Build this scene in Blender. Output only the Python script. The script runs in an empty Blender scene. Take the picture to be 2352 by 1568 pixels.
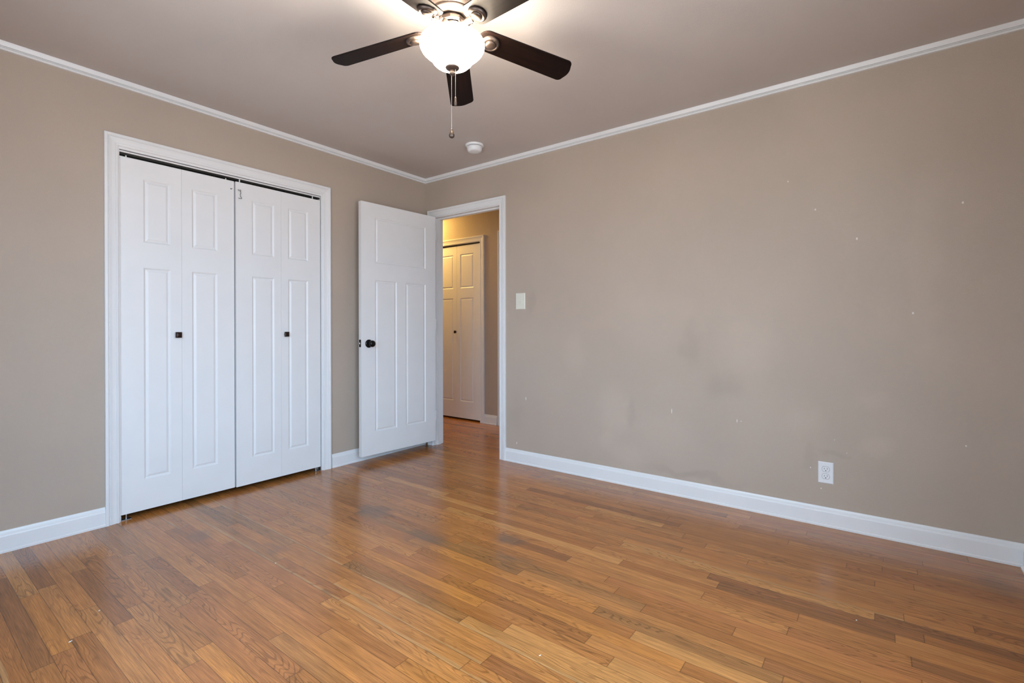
import bpy, bmesh, math, random, json
from mathutils import Vector, Matrix
random.seed(7)
S = bpy.context.scene
COL = S.collection
PI = math.pi

# ------------------------------------------------------------------ camera
F_PX, YAW, PITCH, ROLL = 1118.03, 0.64577, -0.00348, -0.00111
cd = bpy.data.cameras.new('camera'); cam = bpy.data.objects.new('camera', cd); COL.objects.link(cam)
cd.sensor_width = 36.0; cd.lens = F_PX / 2352 * 36.0; cd.shift_y = -27.57 / 2352; cd.clip_start = 0.05
Fv = Vector((math.cos(YAW)*math.cos(PITCH), math.sin(YAW)*math.cos(PITCH), math.sin(PITCH)))
Rv = Vector((math.sin(YAW), -math.cos(YAW), 0)); Uv = Rv.cross(Fv)
R2 = Rv*math.cos(ROLL) + Uv*math.sin(ROLL); U2 = R2.cross(Fv)
M = Matrix((R2, U2, -Fv)).transposed().to_4x4(); M.translation = Vector((-3.116, -3.348, 1.0716))
cam.matrix_world = M
S.camera = cam

# ------------------------------------------------------------------ world, daylight, exposure
S.view_settings.view_transform = 'Standard'; S.view_settings.look = 'None'
S.view_settings.gamma = 1.0; S.view_settings.use_curve_mapping = False
S.view_settings.exposure = 0.53
w = bpy.data.worlds.new('overcast_sky'); S.world = w; w.use_nodes = True
wn, wl = w.node_tree.nodes, w.node_tree.links
wn.clear()
wo = wn.new('ShaderNodeOutputWorld'); wb = wn.new('ShaderNodeBackground'); tc = wn.new('ShaderNodeTexCoord')
sx = wn.new('ShaderNodeSeparateXYZ'); cr = wn.new('ShaderNodeValToRGB'); mr = wn.new('ShaderNodeMapRange')
mr.inputs['From Min'].default_value = -1; mr.inputs['From Max'].default_value = 1
wl.new(tc.outputs['Generated'], sx.inputs[0]); wl.new(sx.outputs['Z'], mr.inputs['Value']); wl.new(mr.outputs[0], cr.inputs[0])
cr.color_ramp.elements[0].position = 0.47; cr.color_ramp.elements[0].color = (0.66, 0.70, 0.76, 1)
cr.color_ramp.elements[1].position = 0.53; cr.color_ramp.elements[1].color = (0.68, 0.97, 1.30, 1)      # clear blue part of the sky, over the back window
cr2 = wn.new('ShaderNodeValToRGB'); cr2.color_ramp.elements[0].position = 0.47; cr2.color_ramp.elements[0].color = (0.58, 0.62, 0.65, 1)
cr2.color_ramp.elements[1].position = 0.53; cr2.color_ramp.elements[1].color = (0.63, 0.82, 1.02, 1)   # paler hazy part of the sky, over the side window
az = wn.new('ShaderNodeMapRange'); az.inputs['From Min'].default_value = 0.05; az.inputs['From Max'].default_value = 0.75; wl.new(mr.outputs[0], cr2.inputs[0])
ng = wn.new('ShaderNodeMath'); ng.operation = 'MULTIPLY'; ng.inputs[1].default_value = -1; wl.new(sx.outputs['Y'], ng.inputs[0]); wl.new(ng.outputs[0], az.inputs['Value'])
mxw = wn.new('ShaderNodeMix'); mxw.data_type = 'RGBA'; wl.new(az.outputs[0], mxw.inputs[0]); wl.new(cr2.outputs[0], mxw.inputs[6]); wl.new(cr.outputs[0], mxw.inputs[7])
wl.new(mxw.outputs[2], wb.inputs['Color']); wb.inputs['Strength'].default_value = 6.0
wl.new(wb.outputs[0], wo.inputs['Surface'])
# windows in the two walls behind the camera (openings, world units)
WIN_BACK = (-3.30, -1.65, 0.26, 2.10)      # x0 x1 z0 z1 in the wall y = -3.89
WIN_SIDE = (-3.25, -1.45, 0.60, 2.10)      # y0 y1 z0 z1 in the wall x = -3.40
def portal(loc, rot, sx_, sy_):
    l = bpy.data.lights.new('window_daylight_portal', 'AREA'); l.shape = 'RECTANGLE'; l.size = sx_; l.size_y = sy_
    l.cycles.is_portal = True
    o = bpy.data.objects.new('window_daylight_portal', l); COL.objects.link(o); o.location = loc; o.rotation_euler = rot
portal(((WIN_BACK[0]+WIN_BACK[1])/2, -4.02, (WIN_BACK[2]+WIN_BACK[3])/2), (PI/2, 0, 0), WIN_BACK[1]-WIN_BACK[0], WIN_BACK[3]-WIN_BACK[2])
portal((-3.53, (WIN_SIDE[0]+WIN_SIDE[1])/2, (WIN_SIDE[2]+WIN_SIDE[3])/2), (PI/2, 0, -PI/2), WIN_SIDE[1]-WIN_SIDE[0], WIN_SIDE[3]-WIN_SIDE[2])

# ------------------------------------------------------------------ material helpers
def new_mat(name):
    m = bpy.data.materials.new(name); m.use_nodes = True
    nt = m.node_tree; b = nt.nodes['Principled BSDF']
    return m, nt.nodes, nt.links, b
def bump(N, L, b, coord, scale, strength, dist=0.001, detail=3):
    n = N.new('ShaderNodeTexNoise'); n.inputs['Scale'].default_value = scale; n.inputs['Detail'].default_value = detail
    bp = N.new('ShaderNodeBump'); bp.inputs['Strength'].default_value = strength; bp.inputs['Distance'].default_value = dist
    L.new(coord, n.inputs['Vector']); L.new(n.outputs['Fac'], bp.inputs['Height']); L.new(bp.outputs[0], b.inputs['Normal'])
    return n
def simple(name, col, rough=0.5, metal=0.0, bscale=None, bstr=0.1, spec=0.5, coat=0):
    m, N, L, b = new_mat(name)
    b.inputs['Base Color'].default_value = (*col, 1); b.inputs['Roughness'].default_value = rough
    b.inputs['Metallic'].default_value = metal; b.inputs['Specular IOR Level'].default_value = spec
    b.inputs['Coat Weight'].default_value = coat
    t = N.new('ShaderNodeTexCoord')
    nz = N.new('ShaderNodeTexNoise'); nz.inputs['Scale'].default_value = 6
    L.new(t.outputs['Object'], nz.inputs['Vector'])
    mx = N.new('ShaderNodeMix'); mx.data_type = 'RGBA'
    mx.inputs[6].default_value = (*[c*0.96 for c in col], 1); mx.inputs[7].default_value = (*[min(1, c*1.03) for c in col], 1)
    L.new(nz.outputs['Fac'], mx.inputs[0]); L.new(mx.outputs[2], b.inputs['Base Color'])
    if bscale: bump(N, L, b, t.outputs['Object'], bscale, bstr)
    return m
WALL_COL = (0.466, 0.384, 0.314)
def wall_mat(name, col, patches=(), specks=(), bstr=0.35):
    m, N, L, b = new_mat(name)
    b.inputs['Roughness'].default_value = 0.6; b.inputs['Specular IOR Level'].default_value = 0.4
    g = N.new('ShaderNodeNewGeometry'); pos = g.outputs['Position']
    # large, very faint roller variation
    nz = N.new('ShaderNodeTexNoise'); nz.inputs['Scale'].default_value = 1.7; nz.inputs['Detail'].default_value = 4
    L.new(pos, nz.inputs['Vector'])
    rm = N.new('ShaderNodeMapRange'); rm.inputs['From Min'].default_value = .3; rm.inputs['From Max'].default_value = .7
    rm.inputs['To Min'].default_value = .965; rm.inputs['To Max'].default_value = 1.035
    L.new(nz.outputs['Fac'], rm.inputs['Value'])
    fac = rm.outputs[0]
    if patches:
        wz = N.new('ShaderNodeTexNoise'); wz.inputs['Scale'].default_value = 6; wz.inputs['Detail'].default_value = 3
        L.new(pos, wz.inputs['Vector'])
        s1 = N.new('ShaderNodeVectorMath'); s1.operation = 'SUBTRACT'; s1.inputs[1].default_value = (.5, .5, .5)
        L.new(wz.outputs['Color'], s1.inputs[0])
        s2 = N.new('ShaderNodeVectorMath'); s2.operation = 'MULTIPLY_ADD'; s2.inputs[1].default_value = (0, .16, .16)
        L.new(s1.outputs[0], s2.inputs[0]); L.new(pos, s2.inputs[2])
        wpos = s2.outputs[0]
        for (y, z, ry, rz, sg) in patches:
            a = N.new('ShaderNodeVectorMath'); a.operation = 'SUBTRACT'; a.inputs[1].default_value = (0, y, z)
            L.new(wpos, a.inputs[0])
            d = N.new('ShaderNodeVectorMath'); d.operation = 'MULTIPLY'; d.inputs[1].default_value = (0, 1/ry, 1/rz)
            L.new(a.outputs[0], d.inputs[0])
            ln = N.new('ShaderNodeVectorMath'); ln.operation = 'LENGTH'; L.new(d.outputs[0], ln.inputs[0])
            k = N.new('ShaderNodeMapRange'); k.interpolation_type = 'SMOOTHSTEP'
            k.inputs['From Min'].default_value = .35; k.inputs['From Max'].default_value = 1.5
            k.inputs['To Min'].default_value = 0.065*sg; k.inputs['To Max'].default_value = 0
            L.new(ln.outputs['Value'], k.inputs['Value'])
            ad = N.new('ShaderNodeMath'); ad.operation = 'ADD'; L.new(fac, ad.inputs[0]); L.new(k.outputs[0], ad.inputs[1]); fac = ad.outputs[0]
    sc = N.new('ShaderNodeVectorMath'); sc.operation = 'SCALE'; sc.inputs[0].default_value = col
    L.new(fac, sc.inputs['Scale'])
    out = sc.outputs[0]
    for (y, z, ry, rz) in specks:
        a = N.new('ShaderNodeVectorMath'); a.operation = 'SUBTRACT'; a.inputs[1].default_value = (0, y, z); L.new(pos, a.inputs[0])
        d = N.new('ShaderNodeVectorMath'); d.operation = 'MULTIPLY'; d.inputs[1].default_value = (0, 1/ry, 1/rz); L.new(a.outputs[0], d.inputs[0])
        ln = N.new('ShaderNodeVectorMath'); ln.operation = 'LENGTH'; L.new(d.outputs[0], ln.inputs[0])
        k = N.new('ShaderNodeMapRange'); k.inputs['From Min'].default_value = .7; k.inputs['From Max'].default_value = 1.2
        k.inputs['To Min'].default_value = .8; k.inputs['To Max'].default_value = 0; L.new(ln.outputs['Value'], k.inputs['Value'])
        mx = N.new('ShaderNodeMix'); mx.data_type = 'RGBA'; mx.inputs[7].default_value = (.8, .78, .74, 1)
        L.new(k.outputs[0], mx.inputs[0]); L.new(out, mx.inputs[6]); out = mx.outputs[2]
    L.new(out, b.inputs['Base Color'])
    bump(N, L, b, pos, 260, bstr*2, 0.0018, 2)
    return m
PATCH_B = [(-1.823,.274,.053,.067,1),(-1.998,.206,.122,.059,1),(-1.883,.499,.096,.181,1),(-1.998,.496,.037,.103,-1),
 (-2.604,.725,.097,.079,-1),(-2.411,.968,.053,.137,-1),(-2.713,.961,.16,.205,1),(-1.577,.866,.079,.143,.7),(-2.185,1.115,.25,.171,.7),
 (-2.313,.15,.162,.025,-1),(-2.539,.15,.195,.021,-1),(-2.249,.387,.192,.141,.7),(-1.195,1.276,.049,.085,-1),(-1.046,.387,.064,.139,-.6),
 (-3.056,.348,.03,.072,-1),(-3.158,.393,.058,.022,-1),(-3.351,.447,.07,.045,1),(-3.525,1.394,.05,.405,.6),(-3.021,.564,.101,.096,.8),(-3.351,.715,.053,.045,.7)]
SPECK_B = [(-3.664,1.66,.004,.006),(-3.256,1.535,.004,.007),(-3.483,1.142,.004,.006),(-3.071,1.714,.004,.005),(-2.94,1.89,.003,.005),
 (-3.677,.513,.003,.004),(-2.675,.517,.0025,.010),(-2.697,.517,.002,.004),(-2.285,.535,.003,.016),(-1.136,.516,.004,.013),(-1.046,.155,.004,.010),
 (-3.05,.304,.003,.004),(-3.099,.199,.003,.004),(-3.16,.47,.002,.002),(-3.214,.408,.002,.002)]
M_WALL = wall_mat('taupe_wall_paint', WALL_COL)
M_WALLB = wall_mat('taupe_wall_paint_with_touch_ups', WALL_COL, PATCH_B, SPECK_B)
M_CEIL = wall_mat('taupe_ceiling_paint', (0.575, 0.520, 0.485), bstr=0.2)
M_TRIM = simple('white_gloss_trim_paint', (0.80, 0.80, 0.80), 0.32, bscale=90, bstr=0.05)
M_DOOR = simple('white_door_paint', (0.80, 0.80, 0.80), 0.42, bscale=140, bstr=0.10)
M_BLACK = simple('matt_black_metal', (0.010, 0.009, 0.009), 0.22, 0.6)
M_BRONZEK = simple('dark_bronze_knob', (0.035, 0.022, 0.018), 0.35, 0.8)
M_STEEL = simple('zinc_steel', (0.55, 0.55, 0.56), 0.35, 1.0)
M_DARK = simple('dark_cavity', (0.02, 0.02, 0.02), 0.9)
M_TRACK = simple('dark_track_metal', (0.03, 0.03, 0.028), 0.45, 0.7)
M_IVORY = simple('ivory_plastic', (0.74, 0.72, 0.62), 0.35)
M_WPLAST = simple('white_plastic', (0.80, 0.81, 0.82), 0.30)
M_BRONZE = simple('brushed_bronze', (0.115, 0.085, 0.070), 0.40, 0.75, bscale=200, bstr=0.04)
M_PLUG = simple('socket_dark', (0.02, 0.02, 0.02), 0.6)
M_CHAIN = simple('nickel_chain', (0.75, 0.72, 0.68), 0.3, 1.0)
M_CHIP = simple('white_paint_flake', (0.85, 0.84, 0.8), 0.6)

def walnut():
    m, N, L, b = new_mat('dark_walnut_blade')
    t = N.new('ShaderNodeTexCoord'); mp = N.new('ShaderNodeMapping'); mp.inputs['Scale'].default_value = (2.5, 60, 30)
    nz = N.new('ShaderNodeTexNoise'); nz.inputs['Scale'].default_value = 1.5; nz.inputs['Detail'].default_value = 6
    cr = N.new('ShaderNodeValToRGB'); cr.color_ramp.elements[0].color = (.003, .0015, .001, 1); cr.color_ramp.elements[1].color = (.012, .005, .0035, 1)
    cr.color_ramp.elements[0].position = .35; cr.color_ramp.elements[1].position = .7
    L.new(t.outputs['Object'], mp.inputs[0]); L.new(mp.outputs[0], nz.inputs['Vector']); L.new(nz.outputs['Fac'], cr.inputs[0])
    L.new(cr.outputs[0], b.inputs['Base Color']); b.inputs['Roughness'].default_value = .5; b.inputs['Specular IOR Level'].default_value = .12
    return m
M_WALNUT = walnut()

def oak():
    m, N, L, b = new_mat('oak_strip_flooring')
    def uv(n):
        u = N.new('ShaderNodeUVMap'); u.uv_map = n; return u.outputs[0]
    at = N.new('ShaderNodeAttribute'); at.attribute_name = 'board'
    def stretched(sx_, sy_, detail=4, rough=.55):
        mp = N.new('ShaderNodeMapping'); mp.inputs['Scale'].default_value = (sx_, sy_, 1)
        nz = N.new('ShaderNodeTexNoise'); nz.inputs['Scale'].default_value = 1; nz.inputs['Detail'].default_value = detail; nz.inputs['Roughness'].default_value = rough
        L.new(uv('grain'), mp.inputs[0]); L.new(mp.outputs[0], nz.inputs['Vector']); return nz.outputs['Fac']
    def mrange(s, a, b_, c, d, smooth=False):
        k = N.new('ShaderNodeMapRange'); k.inputs['From Min'].default_value = a; k.inputs['From Max'].default_value = b_
        k.inputs['To Min'].default_value = c; k.inputs['To Max'].default_value = d
        if smooth: k.interpolation_type = 'SMOOTHSTEP'
        L.new(s, k.inputs['Value']); return k.outputs[0]
    def mul(a, c):
        k = N.new('ShaderNodeMath'); k.operation = 'MULTIPLY'
        for i, v in enumerate((a, c)):
            if isinstance(v, float): k.inputs[i].default_value = v
            else: L.new(v, k.inputs[i])
        return k.outputs[0]
    fine = mrange(stretched(420, 9, 3), .35, .68, .70, 1.15)
    med = mrange(stretched(70, 2.2, 4), .3, .7, .80, 1.16)
    big = mrange(stretched(6, 1.1, 2), .3, .7, .90, 1.10)
    # cathedral growth rings
    rn = stretched(13, 1.5, 2, .4)
    rr = mul(rn, 26.0)
    sn = N.new('ShaderNodeMath'); sn.operation = 'SINE'; 
    rr2 = mul(rr, 6.2832); L.new(rr2, sn.inputs[0])
    ring = mrange(sn.outputs[0], .35, 1.0, 1.0, 0.66, True)
    gate = mrange(stretched(3, .9, 1), .44, .60, 0, 1, True)
    rmx = N.new('ShaderNodeMix'); rmx.data_type = 'FLOAT'; L.new(gate, rmx.inputs[0]); rmx.inputs[2].default_value = 1.0; L.new(ring, rmx.inputs[3])
    tot = mul(mul(mul(fine, med), big), rmx.outputs[0])
    # dark joints between strips
    s1 = N.new('ShaderNodeSeparateXYZ'); L.new(uv('edge_across'), s1.inputs[0])
    s2 = N.new('ShaderNodeSeparateXYZ'); L.new(uv('edge_along'), s2.inputs[0])
    def mn(a, c):
        k = N.new('ShaderNodeMath'); k.operation = 'MINIMUM'; L.new(a, k.inputs[0]); L.new(c, k.inputs[1]); return k.outputs[0]
    e = mn(s1.outputs[0], s1.outputs[1]); e2 = mn(s2.outputs[0], s2.outputs[1])
    j1 = mrange(e, .0002, .0013, .36, 1.0); j2 = mrange(e2, .0004, .0022, .50, 1.0)
    tot = mul(tot, mul(j1, j2))
    # greyish worn stains in the middle of the room
    g = N.new('ShaderNodeNewGeometry')
    stain = None
    wz = N.new('ShaderNodeTexNoise'); wz.inputs['Scale'].default_value = 9; L.new(g.outputs['Position'], wz.inputs['Vector'])
    sb = N.new('ShaderNodeVectorMath'); sb.operation = 'SUBTRACT'; sb.inputs[1].default_value = (.5, .5, .5); L.new(wz.outputs['Color'], sb.inputs[0])
    sm = N.new('ShaderNodeVectorMath'); sm.operation = 'MULTIPLY_ADD'; sm.inputs[1].default_value = (.12, .12, 0); L.new(sb.outputs[0], sm.inputs[0]); L.new(g.outputs['Position'], sm.inputs[2])
    for (x, y, rx, ry, st) in STAINS:
        a = N.new('ShaderNodeVectorMath'); a.operation = 'SUBTRACT'; a.inputs[1].default_value = (x, y, 0); L.new(sm.outputs[0], a.inputs[0])
        d = N.new('ShaderNodeVectorMath'); d.operation = 'MULTIPLY'; d.inputs[1].default_value = (1/rx, 1/ry, 0); L.new(a.outputs[0], d.inputs[0])
        ln = N.new('ShaderNodeVectorMath'); ln.operation = 'LENGTH'; L.new(d.outputs[0], ln.inputs[0])
        k = mrange(ln.outputs['Value'], .3, 1.2, st, 0, True)
        if stain is None: stain = k
        else:
            mxm = N.new('ShaderNodeMath'); mxm.operation = 'MAXIMUM'; L.new(stain, mxm.inputs[0]); L.new(k, mxm.inputs[1]); stain = mxm.outputs[0]
    # pale sapwood along one edge of some strips, with a wavy limit
    al = N.new('ShaderNodeMath'); al.operation = 'MULTIPLY_ADD'; al.inputs[1].default_value = .05; L.new(at.outputs['Alpha'], al.inputs[0])
    L.new(mrange(stretched(5, 2.5, 2), .3, .7, -.007, .007), al.inputs[2])
    df = N.new('ShaderNodeMath'); df.operation = 'SUBTRACT'; L.new(al.outputs[0], df.inputs[0]); L.new(s1.outputs[0], df.inputs[1])
    has = N.new('ShaderNodeMath'); has.operation = 'GREATER_THAN'; has.inputs[1].default_value = .05; L.new(at.outputs['Alpha'], has.inputs[0])
    sapf = mul(mrange(df.outputs[0], -.0012, .0022, 0, .6, True), has.outputs[0])
    smx = N.new('ShaderNodeMix'); smx.data_type = 'RGBA'; L.new(sapf, smx.inputs[0]); L.new(at.outputs['Color'], smx.inputs[6]); smx.inputs[7].default_value = (.56, .30, .115, 1)
    sc = N.new('ShaderNodeVectorMath'); sc.operation = 'SCALE'; L.new(smx.outputs[2], sc.inputs[0]); L.new(tot, sc.inputs['Scale'])
    mx = N.new('ShaderNodeMix'); mx.data_type = 'RGBA'; mx.inputs[7].default_value = (.14, .085, .055, 1)
    L.new(stain, mx.inputs[0]); L.new(sc.outputs[0], mx.inputs[6])
    L.new(mx.outputs[2], b.inputs['Base Color'])
    rg = mrange(stretched(30, 5, 3), .3, .7, .17, .26); L.new(rg, b.inputs['Roughness'])
    b.inputs['Specular IOR Level'].default_value = 0.5
    b.inputs['Coat Weight'].default_value = 0.12; b.inputs['Coat Roughness'].default_value = 0.16
    bp = N.new('ShaderNodeBump'); bp.inputs['Strength'].default_value = .25; bp.inputs['Distance'].default_value = .0006
    L.new(tot, bp.inputs['Height']); L.new(bp.outputs[0], b.inputs['Normal'])
    return m
STAINS = [(-1.33, -0.98, .10, .14, .55), (-1.16, -1.85, .07, .10, .6), (-2.08, -.55, .07, .10, .35), (-1.40, -1.52, .10, .16, .45), (-1.92, -1.0, .05, .10, .35),
          (-.30, -3.75, .12, .10, .35), (-.75, -2.95, .03, .18, .3), (-1.30, -1.98, .04, .12, .3)]
M_OAK = oak()

# ------------------------------------------------------------------ mesh helpers
def obj(name, bm, mat, parent=None, smooth=False, bevel=0):
    me = bpy.data.meshes.new(name); bmesh.ops.recalc_face_normals(bm, faces=bm.faces)
    bm.to_mesh(me); bm.free()
    me.materials.append(mat)
    if smooth:
        for p in me.polygons: p.use_smooth = True
    o = bpy.data.objects.new(name, me); COL.objects.link(o)
    if parent: o.parent = parent
    if bevel:
        bv = o.modifiers.new('edge_bevel', 'BEVEL'); bv.width = bevel; bv.segments = 2; bv.limit_method = 'ANGLE'; bv.angle_limit = math.radians(40)
    return o
def autosmooth(o, deg=35):
    me = o.data
    me.polygons.foreach_set('use_smooth', [True]*len(me.polygons)); 
    bm = bmesh.new(); bm.from_mesh(me)
    for e in bm.edges:
        if len(e.link_faces) == 2: e.smooth = e.calc_face_angle(0) < math.radians(deg)
    bm.to_mesh(me); bm.free(); return o
def empty(name, loc, rz=0):
    o = bpy.data.objects.new(name, None); COL.objects.link(o); o.location = loc; o.rotation_euler = (0, 0, rz); o.empty_display_size = .05; return o
def tag(o, label=None, cat=None, group=None, kind=None):
    if label: o['label'] = label
    if cat: o['category'] = cat
    if group: o['group'] = group
    if kind: o['kind'] = kind
    return o
def add_box(bm, a, b, mat=None):
    vs = [bm.verts.new(p) for p in [(a[0],a[1],a[2]),(b[0],a[1],a[2]),(b[0],b[1],a[2]),(a[0],b[1],a[2]),(a[0],a[1],b[2]),(b[0],a[1],b[2]),(b[0],b[1],b[2]),(a[0],b[1],b[2])]]
    for f in [(0,3,2,1),(4,5,6,7),(0,1,5,4),(1,2,6,5),(2,3,7,6),(3,0,4,7)]: bm.faces.new([vs[i] for i in f])
    if mat is not None: bmesh.ops.transform(bm, matrix=mat, verts=vs)
    return vs
def box(a, b):
    bm = bmesh.new(); add_box(bm, a, b); return bm
def add_lathe(bm, prof, seg=48, mat=None, cap0=True, cap1=True):
    """prof: list of (r, z)"""
    rings = []
    allv = []
    for r, z in prof:
        if r < 1e-6: v = bm.verts.new((0, 0, z)); rings.append([v]); allv.append(v)
        else:
            rg = [bm.verts.new((r*math.cos(2*PI*i/seg), r*math.sin(2*PI*i/seg), z)) for i in range(seg)]; rings.append(rg); allv += rg
    for a, b in zip(rings, rings[1:]):
        for i in range(seg):
            j = (i+1) % seg
            if len(a) == 1: bm.faces.new((a[0], b[i], b[j]))
            elif len(b) == 1: bm.faces.new((a[i], a[j], b[0]))
            else: bm.faces.new((a[i], a[j], b[j], b[i]))
    if cap0 and len(rings[0]) > 1: bm.faces.new(rings[0])
    if cap1 and len(rings[-1]) > 1: bm.faces.new(rings[-1])
    if mat is not None: bmesh.ops.transform(bm, matrix=mat, verts=allv)
    return allv
def lathe(prof, **k):
    bm = bmesh.new(); add_lathe(bm, prof, **k); return bm
def add_tube(bm, pts, r, seg=10, caps=True):
    pts = [Vector(p) for p in pts]; rs = r if isinstance(r, (list, tuple)) else [r]*len(pts)
    rings = []; up = None
    for i, p in enumerate(pts):
        t = (pts[min(i+1, len(pts)-1)] - pts[max(i-1, 0)]).normalized()
        if up is None: up = t.orthogonal().normalized()
        up = (up - t*up.dot(t)).normalized(); s = t.cross(up)
        rr = rs[i]; ra, rb = rr if isinstance(rr, tuple) else (rr, rr)
        rings.append([bm.verts.new(p + up*math.cos(2*PI*k/seg)*ra + s*math.sin(2*PI*k/seg)*rb) for k in range(seg)])
    for a, b in zip(rings, rings[1:]):
        for k in range(seg): bm.faces.new((a[k], a[(k+1) % seg], b[(k+1) % seg], b[k]))
    if caps: bm.faces.new(rings[0]); bm.faces.new(rings[-1])
def add_sweep(bm, path, prof, side, nrm, closed_ends=True):
    """sweep profile prof [(across, out)] along path (list of Vector in plane); side(i) = across dir, mitred; nrm = out dir"""
    rings = []
    for p, s in zip(path, side):
        rings.append([bm.verts.new(Vector(p) + Vector(s)*a + Vector(nrm)*o) for a, o in prof])
    n = len(prof)
    for a, b in zip(rings, rings[1:]):
        for k in range(n): bm.faces.new((a[k], a[(k+1) % n], b[(k+1) % n], b[k]))
    if closed_ends: bm.faces.new(rings[0]); bm.faces.new(rings[-1])

def wall_panel(name, axis, at, thick, span, z0, z1, holes, mat, face_mat=None):
    """wall slab. axis 'y': plane y=at running along x; axis 'x': plane x=at along y. thick signed."""
    us = sorted({span[0], span[1], *[h[0] for h in holes], *[h[1] for h in holes]})
    zs = sorted({z0, z1, *[h[2] for h in holes], *[h[3] for h in holes]})
    bm = bmesh.new()
    cache = {}
    def V(u, z, d):
        key = (round(u, 5), round(z, 5), d)
        if key not in cache:
            q = at + (thick if d else 0)
            cache[key] = bm.verts.new((u, q, z) if axis == 'y' else (q, u, z))
        return cache[key]
    def solid(i, j):
        if i < 0 or j < 0 or i >= len(us)-1 or j >= len(zs)-1: return False
        uc, zc = (us[i]+us[i+1])/2, (zs[j]+zs[j+1])/2
        return not any(h[0] < uc < h[1] and h[2] < zc < h[3] for h in holes)
    for i in range(len(us)-1):
        for j in range(len(zs)-1):
            if not solid(i, j): continue
            a, b, c, d = us[i], us[i+1], zs[j], zs[j+1]
            for k in (0, 1): bm.faces.new([V(a, c, k), V(b, c, k), V(b, d, k), V(a, d, k)])
            if not solid(i-1, j): bm.faces.new([V(a, c, 0), V(a, d, 0), V(a, d, 1), V(a, c, 1)])
            if not solid(i+1, j): bm.faces.new([V(b, c, 0), V(b, d, 0), V(b, d, 1), V(b, c, 1)])
            if not solid(i, j-1): bm.faces.new([V(a, c, 0), V(b, c, 0), V(b, c, 1), V(a, c, 1)])
            if not solid(i, j+1): bm.faces.new([V(a, d, 0), V(b, d, 0), V(b, d, 1), V(a, d, 1)])
    return obj(name, bm, mat)
def struct(o, label, cat): return tag(o, label, cat, kind='structure')

# ------------------------------------------------------------------ room shell
H = 2.44
XD, YC = -3.40, -3.89          # side and back wall planes
HX = 1.06                       # far wall of the hall
TB = 0.115                      # wall thickness
wa = struct(wall_panel('wall_left', 'y', 0, TB, (XD-0.15, 0.0), 0, H, [(-2.292, -1.036, 0, 2.080)], M_WALL), 'taupe painted wall around the white bifold closet doors', 'wall')
wb_ = struct(wall_panel('wall_right', 'x', 0, TB, (YC, 2.3), 0, H, [(-0.890, -0.089, 0, 2.092)], M_WALLB), 'long taupe wall with scuffed touch-up patches and the open doorway', 'wall')
struct(wall_panel('wall_back', 'y', YC, -0.14, (XD-0.15, TB), 0, H, [WIN_BACK], M_WALL), 'taupe wall behind the camera meeting the long wall at right', 'wall')
struct(wall_panel('wall_side', 'x', XD, -0.15, (YC, 0), 0, H, [WIN_SIDE], M_WALL), 'taupe wall with a window on the camera side', 'wall')
struct(wall_panel('wall_hall', 'x', HX, 0.12, (-1.9, 2.3), 0, H, [(0.220, 1.010, 0, 2.066), (-0.90, -0.065, 0, 2.080)], M_WALL), 'hallway wall lit yellow by the hall lamp, seen through the doorway', 'wall')
struct(obj('wall_hall_north', box((TB, 2.3, 0), (HX+.12, 2.4, H)), M_WALL), 'closing wall at the left end of the hallway', 'wall')
struct(obj('wall_hall_south', box((TB, -1.9, 0), (HX+.12, -2.0, H)), M_WALL), 'closing wall at the right end of the hallway', 'wall')
bm = bmesh.new()
add_box(bm, (-2.55, .70, 0), (-.75, .74, H)); add_box(bm, (-2.59, TB, 0), (-2.55, .74, H)); add_box(bm, (-.75, TB, 0), (-.71, .74, H))
struct(obj('wall_closet', bm, M_WALL), 'unlit walls inside the closet behind the bifold doors', 'wall')
bm = bmesh.new()
add_box(bm, (HX+.55, .05, 0), (HX+.6, 1.2, H)); add_box(bm, (HX+.12, .0, 0), (HX+.6, .05, H)); add_box(bm, (HX+.12, 1.2, 0), (HX+.6, 1.25, H))
struct(obj('wall_hall_closet', bm, M_WALL), 'unlit walls inside the hallway closet', 'wall')
struct(obj('ceiling', box((XD-.15, YC-.14, H), (HX+.65, 2.4, H+.1)), M_CEIL), 'taupe textured ceiling', 'ceiling')

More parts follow.
